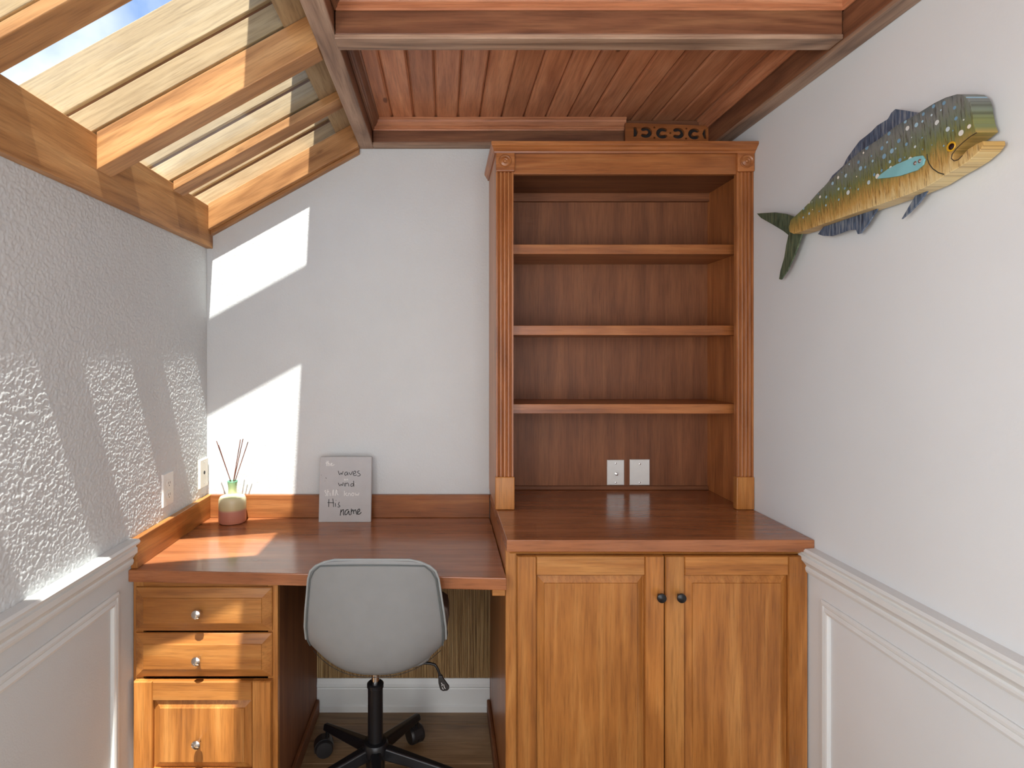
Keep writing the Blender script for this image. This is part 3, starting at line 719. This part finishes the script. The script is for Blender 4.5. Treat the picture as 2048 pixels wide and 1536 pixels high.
    for st, r_, mt, wd in words:
        tag(ink(st, r_, mt), ('white' if mt is WINK else 'black') + (' paint specks' if wd == 'dots' else ' handwritten word ' + wd), kind='stuff' if wd in ('dots', 'and') else None)
canvas()

# ------------------------------------------------------------------ reed diffuser
def diffuser():
    bx, by = -0.808, 2.164
    m, nt, b = base_mat('frosted_green_to_pink_glass'); L = nt.links.new
    tc = nt.nodes.new('ShaderNodeTexCoord'); sp = nt.nodes.new('ShaderNodeSeparateXYZ'); L(tc.outputs['Object'], sp.inputs[0])
    mr = N(nt, 'ShaderNodeMapRange'); mr.inputs['From Min'].default_value = 0.0; mr.inputs['From Max'].default_value = 0.158; L(sp.outputs[2], mr.inputs['Value'])
    r = ramp(nt, [(0.0, srgb(226, 150, 120)), (0.30, srgb(214, 150, 132)), (0.36, srgb(216, 208, 160)), (0.6, srgb(226, 222, 186)), (0.75, srgb(206, 216, 160)), (0.94, srgb(176, 214, 158)), (1.0, srgb(110, 196, 160))]); L(mr.outputs[0], r.inputs['Fac'])
    L(r.outputs['Color'], b.inputs['Base Color']); b.inputs['Roughness'].default_value = 0.3
    b.inputs['Transmission Weight'].default_value = 0.25; b.inputs['Subsurface Weight'].default_value = 0.3; b.inputs['Subsurface Radius'].default_value = (0.02, 0.02, 0.015); b.inputs['Subsurface Scale'].default_value = 1.0
    prof = [(0.044, 0.0), (0.0485, 0.003), (0.0505, 0.010), (0.0505, 0.078), (0.0495, 0.090), (0.045, 0.099), (0.034, 0.104), (0.0215, 0.107), (0.0165, 0.111), (0.0150, 0.118), (0.0152, 0.132), (0.0175, 0.148), (0.0190, 0.1565), (0.0180, 0.158), (0.0140, 0.156), (0.0125, 0.130), (0.0005, 0.128)]
    bt = MB().lathe(prof, (bx, by, DZ), 'z', 40).build('diffuser_bottle', m, None, smooth=True, origin=(bx, by, DZ))
    tag(bt, 'round frosted glass diffuser bottle, pink below and cream above, on the desk corner', 'bottle')
    RS = wood('dark_reed_stick', srgb(70, 34, 24), srgb(104, 54, 38), srgb(128, 74, 52), 'z', rough=0.6)
    tops = [(433, 882, 'dark reed stick leaning left in the diffuser bottle, left one of the close pair'), (437, 890, 'dark reed stick leaning left in the diffuser bottle, right one of the close pair'),
            (481, 879, 'tall reed stick right of the bottle neck, left one of three'), (486, 878, 'tallest reed stick, middle one of three leaning right in the bottle'), (496, 884, 'rightmost reed stick fanning out of the diffuser bottle')]
    for i, (px, py, lab) in enumerate(tops):
        Y = by + (0.004, -0.004, 0.006, -0.003, 0.003)[i]
        X = (px - VPX) * Y / F; Z = CAMZ - (py - VPY) * Y / F
        side = -1 if X < bx else 1
        bot = (bx + (-side * 0.008 if i != 3 else 0.002), by - 0.003 + 0.002 * i - 0.002, DZ + 0.1295)
        # the lower end leans against the inside of the neck
        rim = Vector((bx + (-0.0085, -0.0055, 0.002, 0.006, 0.0095)[i], by + (0.003, -0.004, 0.006, -0.003, 0.002)[i], DZ + 0.157))
        top = Vector((X, Y, Z)); d = (rim - top); low = top + d * ((top.z - (DZ + 0.131)) / (top.z - rim.z))
        low.x = max(bx - 0.0105, min(bx + 0.0105, low.x))
        s = MB().tube([low, rim, top], 0.0016, 8).build('reed_stick', RS, None)
        tag(s, lab, 'reed stick', 'reed sticks in the diffuser bottle')
diffuser()

# ------------------------------------------------------------------ painted wooden fish on the right wall
def fish():
    TH, GAP = 0.042, 0.012
    XF = XR - GAP - TH                     # front face
    def PT(zx, zy, X):
        px, py = 1480 + zx * 568 / 2048, 160 + zy * 568 / 2048
        Y = X * F / (px - VPX); return (X, Y, CAMZ - (py - VPY) * Y / F)
    body = [(350, 1060), (365, 1008), (430, 950), (500, 880), (560, 812), (680, 690), (790, 578), (880, 502), (1000, 425), (1120, 332), (1280, 240), (1400, 165), (1480, 126), (1560, 103), (1610, 108), (1645, 135), (1664, 180), (1672, 240), (1684, 310), (1706, 376),
            (1660, 412), (1610, 450), (1560, 500), (1532, 540), (1538, 575), (1570, 580), (1600, 545), (1640, 500), (1700, 462), (1752, 438), (1756, 470), (1720, 520), (1640, 590), (1560, 640), (1480, 686), (1360, 762), (1200, 830), (990, 904), (750, 985), (570, 1048), (450, 1090), (385, 1110), (355, 1096)]
    P0 = [PT(a, b_, XF) for a, b_ in body]
    tail = Vector(PT(360, 1070, XF)); head = Vector(PT(1690, 400, XF))
    org = (tail + head) / 2
    ax = (head - tail).normalized(); nrm = Vector((0, -ax.z, ax.y));
    if nrm.z < 0: nrm = -nrm
    # paint
    m, nt, b = base_mat('painted_fish_wood'); L = nt.links.new
    tc = nt.nodes.new('ShaderNodeTexCoord')
    def dot(v):
        d = N(nt, 'ShaderNodeVectorMath', operation='DOT_PRODUCT'); d.inputs[1].default_value = v; L(tc.outputs['Object'], d.inputs[0]); return d.outputs['Value']
    u, v = dot(tuple(ax)), dot(tuple(nrm))
    cb = nt.nodes.new('ShaderNodeCombineXYZ'); L(u, cb.inputs[0]); L(v, cb.inputs[1])
    mp = nt.nodes.new('ShaderNodeMapping'); mp.inputs['Scale'].default_value = (150, 14, 1); mp.inputs['Rotation'].default_value = (0, 0, 0.35); L(cb.outputs[0], mp.inputs['Vector'])
    ns = N(nt, 'ShaderNodeTexNoise', Scale=1.0, Detail=4.0, Roughness=0.65); L(mp.outputs[0], ns.inputs['Vector'])
    ml = N(nt, 'ShaderNodeMath', operation='MULTIPLY_ADD'); ml.inputs[1].default_value = 0.10; L(ns.outputs['Fac'], ml.inputs[0]); 
    ad = N(nt, 'ShaderNodeMath', operation='ADD'); ad.inputs[1].default_value = -0.05; L(v, ad.inputs[0]); L(ad.outputs[0], ml.inputs[2])
    mr = N(nt, 'ShaderNodeMapRange'); mr.inputs['From Min'].default_value = -0.085; mr.inputs['From Max'].default_value = 0.105; L(ml.outputs[0], mr.inputs['Value'])
    cr = ramp(nt, [(0.0, srgb(224, 208, 162)), (0.20, srgb(212, 188, 132)), (0.34, srgb(186, 148, 82)), (0.46, srgb(152, 130, 70)), (0.58, srgb(112, 118, 70)), (0.72, srgb(108, 118, 100)), (0.88, srgb(116, 120, 116)), (1.0, srgb(96, 104, 104))]); L(mr.outputs[0], cr.inputs['Fac'])
    # scratches of warm brown through the paint
    sr = ramp(nt, [(0.36, srgb(110, 66, 34)), (0.46, (1, 1, 1))]);
    mp2 = nt.nodes.new('ShaderNodeMapping'); mp2.inputs['Scale'].default_value = (260, 22, 1); mp2.inputs['Rotation'].default_value = (0, 0, 0.35); L(cb.outputs[0], mp2.inputs['Vector'])
    n2 = N(nt, 'ShaderNodeTexNoise', Scale=1.0, Detail=3.0, Roughness=0.7); L(mp2.outputs[0], n2.inputs['Vector']); L(n2.outputs['Fac'], sr.inputs['Fac'])
    mx = N(nt, 'ShaderNodeMix', data_type='RGBA', blend_type='MULTIPLY'); mx.inputs[0].default_value = 0.6; L(cr.outputs['Color'], mx.inputs[6]); L(sr.outputs['Color'], mx.inputs[7])
    # pale blue and white dabs over the upper flank
    mp3 = nt.nodes.new('ShaderNodeMapping'); mp3.inputs['Scale'].default_value = (42, 42, 1); L(cb.outputs[0], mp3.inputs['Vector'])
    vo = N(nt, 'ShaderNodeTexVoronoi', Scale=1.0); vo.voronoi_dimensions = '2D'; L(mp3.outputs[0], vo.inputs['Vector'])
    sep = nt.nodes.new('ShaderNodeSeparateColor'); L(vo.outputs['Color'], sep.inputs[0])
    rad = N(nt, 'ShaderNodeMapRange'); rad.inputs['To Min'].default_value = 0.0; rad.inputs['To Max'].default_value = 0.24; L(sep.outputs[0], rad.inputs['Value'])
    lt = N(nt, 'ShaderNodeMath', operation='LESS_THAN'); L(vo.outputs['Distance'], lt.inputs[0]); L(rad.outputs[0], lt.inputs[1])
    gate = N(nt, 'ShaderNodeMath', operation='GREATER_THAN'); gate.inputs[1].default_value = 0.005; L(v, gate.inputs[0])
    g2 = N(nt, 'ShaderNodeMath', operation='MULTIPLY'); L(lt.outputs[0], g2.inputs[0]); L(gate.outputs[0], g2.inputs[1])
    cc = ramp(nt, [(0.3, srgb(110, 150, 176)), (0.55, srgb(150, 186, 204)), (0.8, srgb(226, 222, 210))]); L(sep.outputs[1], cc.inputs['Fac'])
    mx2 = N(nt, 'ShaderNodeMix', data_type='RGBA'); L(g2.outputs[0], mx2.inputs[0]); L(mx.outputs[2], mx2.inputs[6]); L(cc.outputs['Color'], mx2.inputs[7])
    L(mx2.outputs[2], b.inputs['Base Color']); b.inputs['Roughness'].default_value = 0.45
    bp = N(nt, 'ShaderNodeBump'); bp.inputs['Strength'].default_value = 0.25; bp.inputs['Distance'].default_value = 0.001; L(n2.outputs['Fac'], bp.inputs['Height']); L(bp.outputs[0], b.inputs['Normal'])
    # fin paint
    def fin_mat(name, c0, c1, c2):
        fm, fnt, fb = base_mat(name); FL = fnt.links.new
        t = fnt.nodes.new('ShaderNodeTexCoord'); q = fnt.nodes.new('ShaderNodeMapping'); q.inputs['Scale'].default_value = (1, 160, 22); q.inputs['Rotation'].default_value = (0.5, 0, 0); FL(t.outputs['Object'], q.inputs['Vector'])
        n = N(fnt, 'ShaderNodeTexNoise', Scale=1.0, Detail=4.0); FL(q.outputs[0], n.inputs['Vector']); r = ramp(fnt, [(0.3, c0), (0.5, c1), (0.68, c2)]); FL(n.outputs['Fac'], r.inputs['Fac']); FL(r.outputs['Color'], fb.inputs['Base Color']); fb.inputs['Roughness'].default_value = 0.4
        return fm
    BLUEF = fin_mat('blue_fin_paint', srgb(44, 50, 62), srgb(78, 94, 116), srgb(128, 134, 140))
    GREENF = fin_mat('green_tail_paint', srgb(48, 60, 46), srgb(78, 94, 74), srgb(104, 112, 84))
    root = empty('wooden_fish', Vector(PT(1000, 1000, XR - 0.001)))
    tag(root, 'painted wooden fish with spotted back and fins mounted on the right wall', 'wall ornament')
    bo = MB().poly(P0, (TH, 0, 0)).build('body', m, root, 0.0015, origin=org)
    XM = XR - 0.030
    def fin(name, pts, mat, X=XM, th=0.004):
        return MB().poly([PT(a, b_, X) for a, b_ in pts], (th, 0, 0)).build(name, mat, root, 0.0006)
    fin('dorsal_fin', [(1310, 250), (1285, 236), (1200, 222), (1118, 210), (1090, 236), (1064, 282), (985, 330), (950, 368), (905, 405), (862, 438), (830, 480), (772, 560), (742, 620), (664, 690), (640, 728), (560, 828), (520, 880), (640, 800), (900, 600), (1150, 400), (1330, 320)], BLUEF)
    fin('tail_fin', [(430, 1010), (385, 985), (330, 965), (250, 955), (120, 962), (150, 995), (230, 1040), (310, 1088), (348, 1118), (332, 1190), (318, 1280), (292, 1370), (280, 1436), (296, 1440), (340, 1376), (390, 1270), (420, 1190), (446, 1110), (470, 1060)], GREENF)
    fin('anal_fin', [(620, 1000), (600, 1060), (560, 1112), (600, 1124), (660, 1126), (720, 1108), (780, 1084), (834, 1080), (848, 1112), (868, 1106), (920, 1040), (990, 930), (960, 880), (800, 930)], BLUEF)
    fin('pelvic_fin', [(1280, 790), (1260, 840), (1228, 892), (1163, 1004), (1200, 976), (1290, 886), (1330, 830), (1370, 770)], BLUEF)
    TEAL = plain('turquoise_fin_paint', srgb(126, 184, 190), 0.35, noise=0.12, nscale=14)
    pf = fin('pectoral_fin', [(985, 712), (1010, 682), (1060, 645), (1130, 606), (1260, 552), (1310, 545), (1328, 572), (1316, 612), (1270, 652), (1150, 692), (1060, 706)], TEAL, XF - 0.005, 0.004)
    for (a, b_) in ((1264, 600), (1298, 584)):
        MB().lathe([(0.0042, 0), (0.0042, 0.001), (0.0025, 0.0024), (0.0002, 0.0028)], PT(a, b_, XF - 0.005), '-x', 14).build('screw', CHROME, pf, smooth=True)
    YEL = plain('yellow_eye_paint', srgb(206, 158, 36), 0.35); 
    e = MB().lathe([(0.0098, 0), (0.0098, 0.0012), (0.0090, 0.002), (0.0002, 0.002)], PT(1525, 480, XF), '-x', 28).build('eye', YEL, root, smooth=True)
    MB().lathe([(0.0062, 0), (0.0062, 0.0006), (0.004, 0.0018), (0.0002, 0.0024)], PT(1525, 480, XF - 0.002), '-x', 24).build('pupil', plain('dark_pupil', (0.02, 0.008, 0.006), 0.15), e, smooth=True)
    # carved gill line
    g = [(1350, 535), (1352, 570), (1365, 605), (1390, 640), (1430, 668), (1472, 681)]
    MB().tube([PT(a, b_, XF - 0.0002) for a, b_ in g], 0.0010, 6).build('gill_line', plain('dark_line', (0.03, 0.03, 0.02), 0.7), root)
    # painted lip along the mouth cut
    lip = [(1706, 380), (1660, 408), (1610, 448), (1560, 496), (1530, 536), (1524, 566), (1545, 584), (1575, 574), (1604, 545)]
    MB().tube([PT(a, b_, XF - 0.0002) for a, b_ in lip], 0.0009, 6).build('lip_line', plain('brown_line', (0.05, 0.03, 0.015), 0.7), root)
    # cleat that holds it off the wall
    c = Vector(PT(1000, 700, XR - 0.006))
    sbox('hanger', DARK, XR - GAP - 0.0005, XR - 0.0005, c.y - 0.03, c.y + 0.03, c.z - 0.015, c.z + 0.015, root)
fish()

# ------------------------------------------------------------------ office chair
def chair():
    hx, hy = -0.218, 1.80
    ch = tag(empty('office_chair', (hx, hy, 0)), 'grey leatherette swivel chair on black casters pushed in at the desk', 'chair')
    cx = -0.196
    # shell: rows from the top of the back down, round the bottom and along the seat
    rows = [  # y, z, half width, side curl forward (y), side curl up (z)
        (1.532, 0.846, 0.098, 0.010, -0.004), (1.530, 0.843, 0.128, 0.014, -0.008), (1.530, 0.832, 0.154, 0.020, -0.010), (1.532, 0.812, 0.170, 0.026, -0.006), (1.535, 0.78, 0.179, 0.034, 0),
        (1.539, 0.73, 0.186, 0.042, 0), (1.543, 0.68, 0.193, 0.050, 0), (1.548, 0.635, 0.199, 0.060, 0.0), (1.556, 0.590, 0.200, 0.072, 0.006), (1.570, 0.555, 0.198, 0.085, 0.022),
        (1.592, 0.525, 0.196, 0.090, 0.045), (1.625, 0.503, 0.196, 0.080, 0.062), (1.67, 0.490, 0.200, 0.055, 0.068), (1.74, 0.484, 0.208, 0.025, 0.058), (1.82, 0.482, 0.212, 0.0, 0.040), (1.90, 0.482, 0.208, 0.0, 0.020), (1.955, 0.478, 0.190, -0.01, 0.004), (1.975, 0.468, 0.165, -0.012, 0.0)]
    rows = [(y, z - 0.024 * min(1.0, max(0.0, (i - 6) / 4.0)), hw + 0.007, cy, cz) for i, (y, z, hw, cy, cz) in enumerate(rows)]
    nu = 21; v = []; f = []
    for (y, z, hw, cy, cz) in rows:
        for k in range(nu):
            t = -1 + 2 * k / (nu - 1)
            a = abs(t) ** 2.4
            v.append((cx + hw * t * (1 - 0.02 * a), y + cy * a, z + cz * a))
    for j in range(len(rows) - 1):
        for k in range(nu - 1):
            f.append((j * nu + k, j * nu + k + 1, (j + 1) * nu + k + 1, (j + 1) * nu + k))
    mb = MB(); mb.v = v; mb.f = f
    sh = mb.build('shell', VINYL, ch, smooth=True)
    so = sh.modifiers.new('solid', 'SOLIDIFY'); so.thickness = 0.022; so.offset = -1 if sh.data.polygons[6 * (nu - 1) + 10].normal.y < 0 else 1
    sub = sh.modifiers.new('sub', 'SUBSURF'); sub.levels = 1; sub.render_levels = 2
    # direction of thickness: the outside of the shell stays where it is
    # piping round the edge
    edge = [v[j * nu] for j in range(8, 0, -1)] + [v[k] for k in range(0, nu)] + [v[j * nu + nu - 1] for j in range(1, 9)]
    def off(p, dy): return (p[0], p[1] + dy, p[2])
    MB().tube([(cx + (p[0] - cx) * 0.992, p[1] + 0.003, p[2] - 0.001) for p in edge], 0.0034, 8).build('piping', VINYL_RIM, ch, smooth=True)
    def onshell(j, t, out=0.0012):
        y, z, hw, cy, cz = rows[j]; a = abs(t) ** 2.4
        return (cx + hw * t * (1 - 0.02 * a), y + cy * a - out, z + cz * a)
    line = [onshell(j, -0.955) for j in range(9, 3, -1)] + [onshell(3, -0.925), onshell(2, -0.90)] + [onshell(2, t) for t in np.linspace(-0.75, 0.75, 9)] + [onshell(2, 0.90), onshell(3, 0.925)] + [onshell(j, 0.955) for j in range(4, 10)]
    MB().tube(line, 0.0020, 8).build('edge_welt', plain('dark_grey_welt', (0.10, 0.115, 0.115), 0.5), ch, smooth=True)
    # seam low on the back
    js = 10
    seam = [(cx + rows[js][2] * t * 0.92, rows[js][0] + rows[js][3] * abs(t * .92) ** 2.4 - 0.0045, rows[js][1] + rows[js][4] * abs(t * .92) ** 2.4 - 0.004) for t in np.linspace(-1, 1, 23)]
    MB().tube(seam, 0.0009, 6).build('seam', DARK, ch)
    # seat pad inside the shell
    sp = MB(); nn = 24; ring = []
    for k in range(nn):
        a = 2 * math.pi * k / nn; c_, s_ = math.cos(a), math.sin(a)
        ring.append((cx + 0.165 * math.copysign(abs(c_) ** 0.6, c_), 1.80 + 0.15 * math.copysign(abs(s_) ** 0.6, s_)))
    sp.prism(ring, 'z', 0.478, 0.525); sp.build('seat_pad', VINYL, ch, 0.012, seg=3)
    # dark wing on the right hand side
    wing = [(0.0, 1.66, 0.575), (0.010, 1.66, 0.60), (0.016, 1.665, 0.635), (0.012, 1.665, 0.655), (-0.004, 1.66, 0.668), (-0.028, 1.655, 0.664), (-0.030, 1.65, 0.60), (-0.018, 1.655, 0.565)]
    wg = MB().poly(wing, (0.0, 0.10, 0.0)).build('side_wing', BROWNPAD, ch, 0.006, seg=3)
    # mechanism, gas lift, hub
    MB().box(hx - 0.05, hx + 0.05, hy - 0.06, hy + 0.09, 0.425, 0.452).box(hx - 0.09, hx + 0.09, hy - 0.06, hy + 0.10, 0.452, 0.4575).build('mechanism', BLACKM, ch, 0.004)
    MB().lathe([(0.0125, 0.30), (0.0125, 0.434)], (hx, hy, 0), 'z', 24).build('gas_piston', CHROME, ch, smooth=True)
    MB().lathe([(0.024, 0.165), (0.024, 0.345), (0.0265, 0.347), (0.0265, 0.357), (0.022, 0.361), (0.014, 0.3615)], (hx, hy, 0), 'z', 28).build('gas_lift_cover', BLACKM, ch, smooth=True)
    hub = MB().lathe([(0.022, 0.085), (0.030, 0.09), (0.031, 0.13), (0.040, 0.14), (0.041, 0.165), (0.036, 0.175), (0.0245, 0.178)], (hx, hy, 0), 'z', 28).build('hub', BLACKM, ch, smooth=True)
    R = 0.280
    for k in range(5):
        a = math.radians(63.5 + 72 * k); d = Vector((math.cos(a), math.sin(a), 0)); s = Vector((-d.y, d.x, 0))
        c0 = Vector((hx, hy, 0)) + d * 0.026; c1 = Vector((hx, hy, 0)) + d * R
        vs = []
        for (c, wd, z0, z1) in ((c0, 0.021, 0.128, 0.165), (c1, 0.0125, 0.082, 0.104)):
            vs += [c - s * wd + Vector((0, 0, z0)), c + s * wd + Vector((0, 0, z0)), c + s * wd * 0.7 + Vector((0, 0, z1)), c - s * wd * 0.7 + Vector((0, 0, z1))]
        MB().add(vs, [(0, 1, 2, 3), (7, 6, 5, 4), (0, 4, 5, 1), (1, 5, 6, 2), (2, 6, 7, 3), (3, 7, 4, 0)]).build('leg', BLACKM, ch, 0.005, seg=3)
        # caster: stem, two wheels, hood
        t = math.radians(63.5 + 72 * k + 60); tv = Vector((math.cos(t), math.sin(t), 0)); sv_ = Vector((-tv.y, tv.x, 0))
        base = c1 - d * 0.012
        cs = MB().tube([base + Vector((0, 0, 0.055)), base + Vector((0, 0, 0.10))], 0.007, 12).build('caster', BLACKM, ch, smooth=True)
        wc = base + tv * 0.012 + Vector((0, 0, 0.0305))
        for q in (-1, 1):
            m_ = MB(); rr = []
            n = 24; prof = [(0.029, 0.002), (0.0305, 0.006), (0.0305, 0.020), (0.027, 0.026), (0.012, 0.027)]
            vv = []
            for (r_, h_) in prof:
                for i in range(n):
                    an = 2 * math.pi * i / n
                    vv.append(wc + tv * (r_ * math.cos(an)) + Vector((0, 0, r_ * math.sin(an))) + sv_ * (q * h_))
            ff = [(i * n + j, i * n + (j + 1) % n, (i + 1) * n + (j + 1) % n, (i + 1) * n + j) for i in range(len(prof) - 1) for j in range(n)]
            ff += [tuple(range(n)), tuple(range((len(prof) - 1) * n, len(prof) * n))]
            m_.add(vv, ff); m_.build('wheel', BLACKP, cs, smooth=True)
        hd = MB(); pts = []
        for i in range(13):
            an = math.radians(-20 + 200 * i / 12); pts.append((0.034 * math.cos(an), 0.034 * math.sin(an)))
        for i in range(12, -1, -1):
            an = math.radians(-20 + 200 * i / 12); pts.append((0.0315 * math.cos(an), 0.0315 * math.sin(an)))
        hd.poly([wc - sv_ * 0.017 + tv * a_ + Vector((0, 0, b_)) for a_, b_ in pts], sv_ * 0.034); hd.build('hood', BLACKP, cs)
    # height lever
    lv = MB().tube([(hx + 0.05, 1.745, 0.452), (-0.045, 1.742, 0.452), (-0.028, 1.740, 0.449), (-0.020, 1.739, 0.438), (-0.010, 1.737, 0.412)], 0.004, 10).build('lever', BLACKM, ch, smooth=True)
    pd = [(-0.018, 0.418), (-0.006, 0.419), (0.001, 0.405), (0.016, 0.384), (0.016, 0.378), (0.010, 0.372), (-0.004, 0.371), (-0.012, 0.376), (-0.017, 0.395)]
    MB().poly([(a_, 1.732, b_) for a_, b_ in pd], (0, 0.012, 0)).build('paddle', BLACKP, lv, 0.003, seg=3)
    mk = MB().tube([(-0.008, 1.7315, 0.398), (-0.005, 1.7315, 0.392), (-0.007, 1.7315, 0.388)], 0.0009, 6).tube([(-0.001, 1.7315, 0.393), (0.001, 1.7315, 0.384), (0.004, 1.7315, 0.380)], 0.0009, 6).tube([(-0.006, 1.7315, 0.384), (-0.002, 1.7315, 0.378)], 0.0009, 6)
    tag(mk.build('paddle_marks', plain('white_print', (0.75, 0.75, 0.75), 0.5), lv), 'white printed marks')
chair()
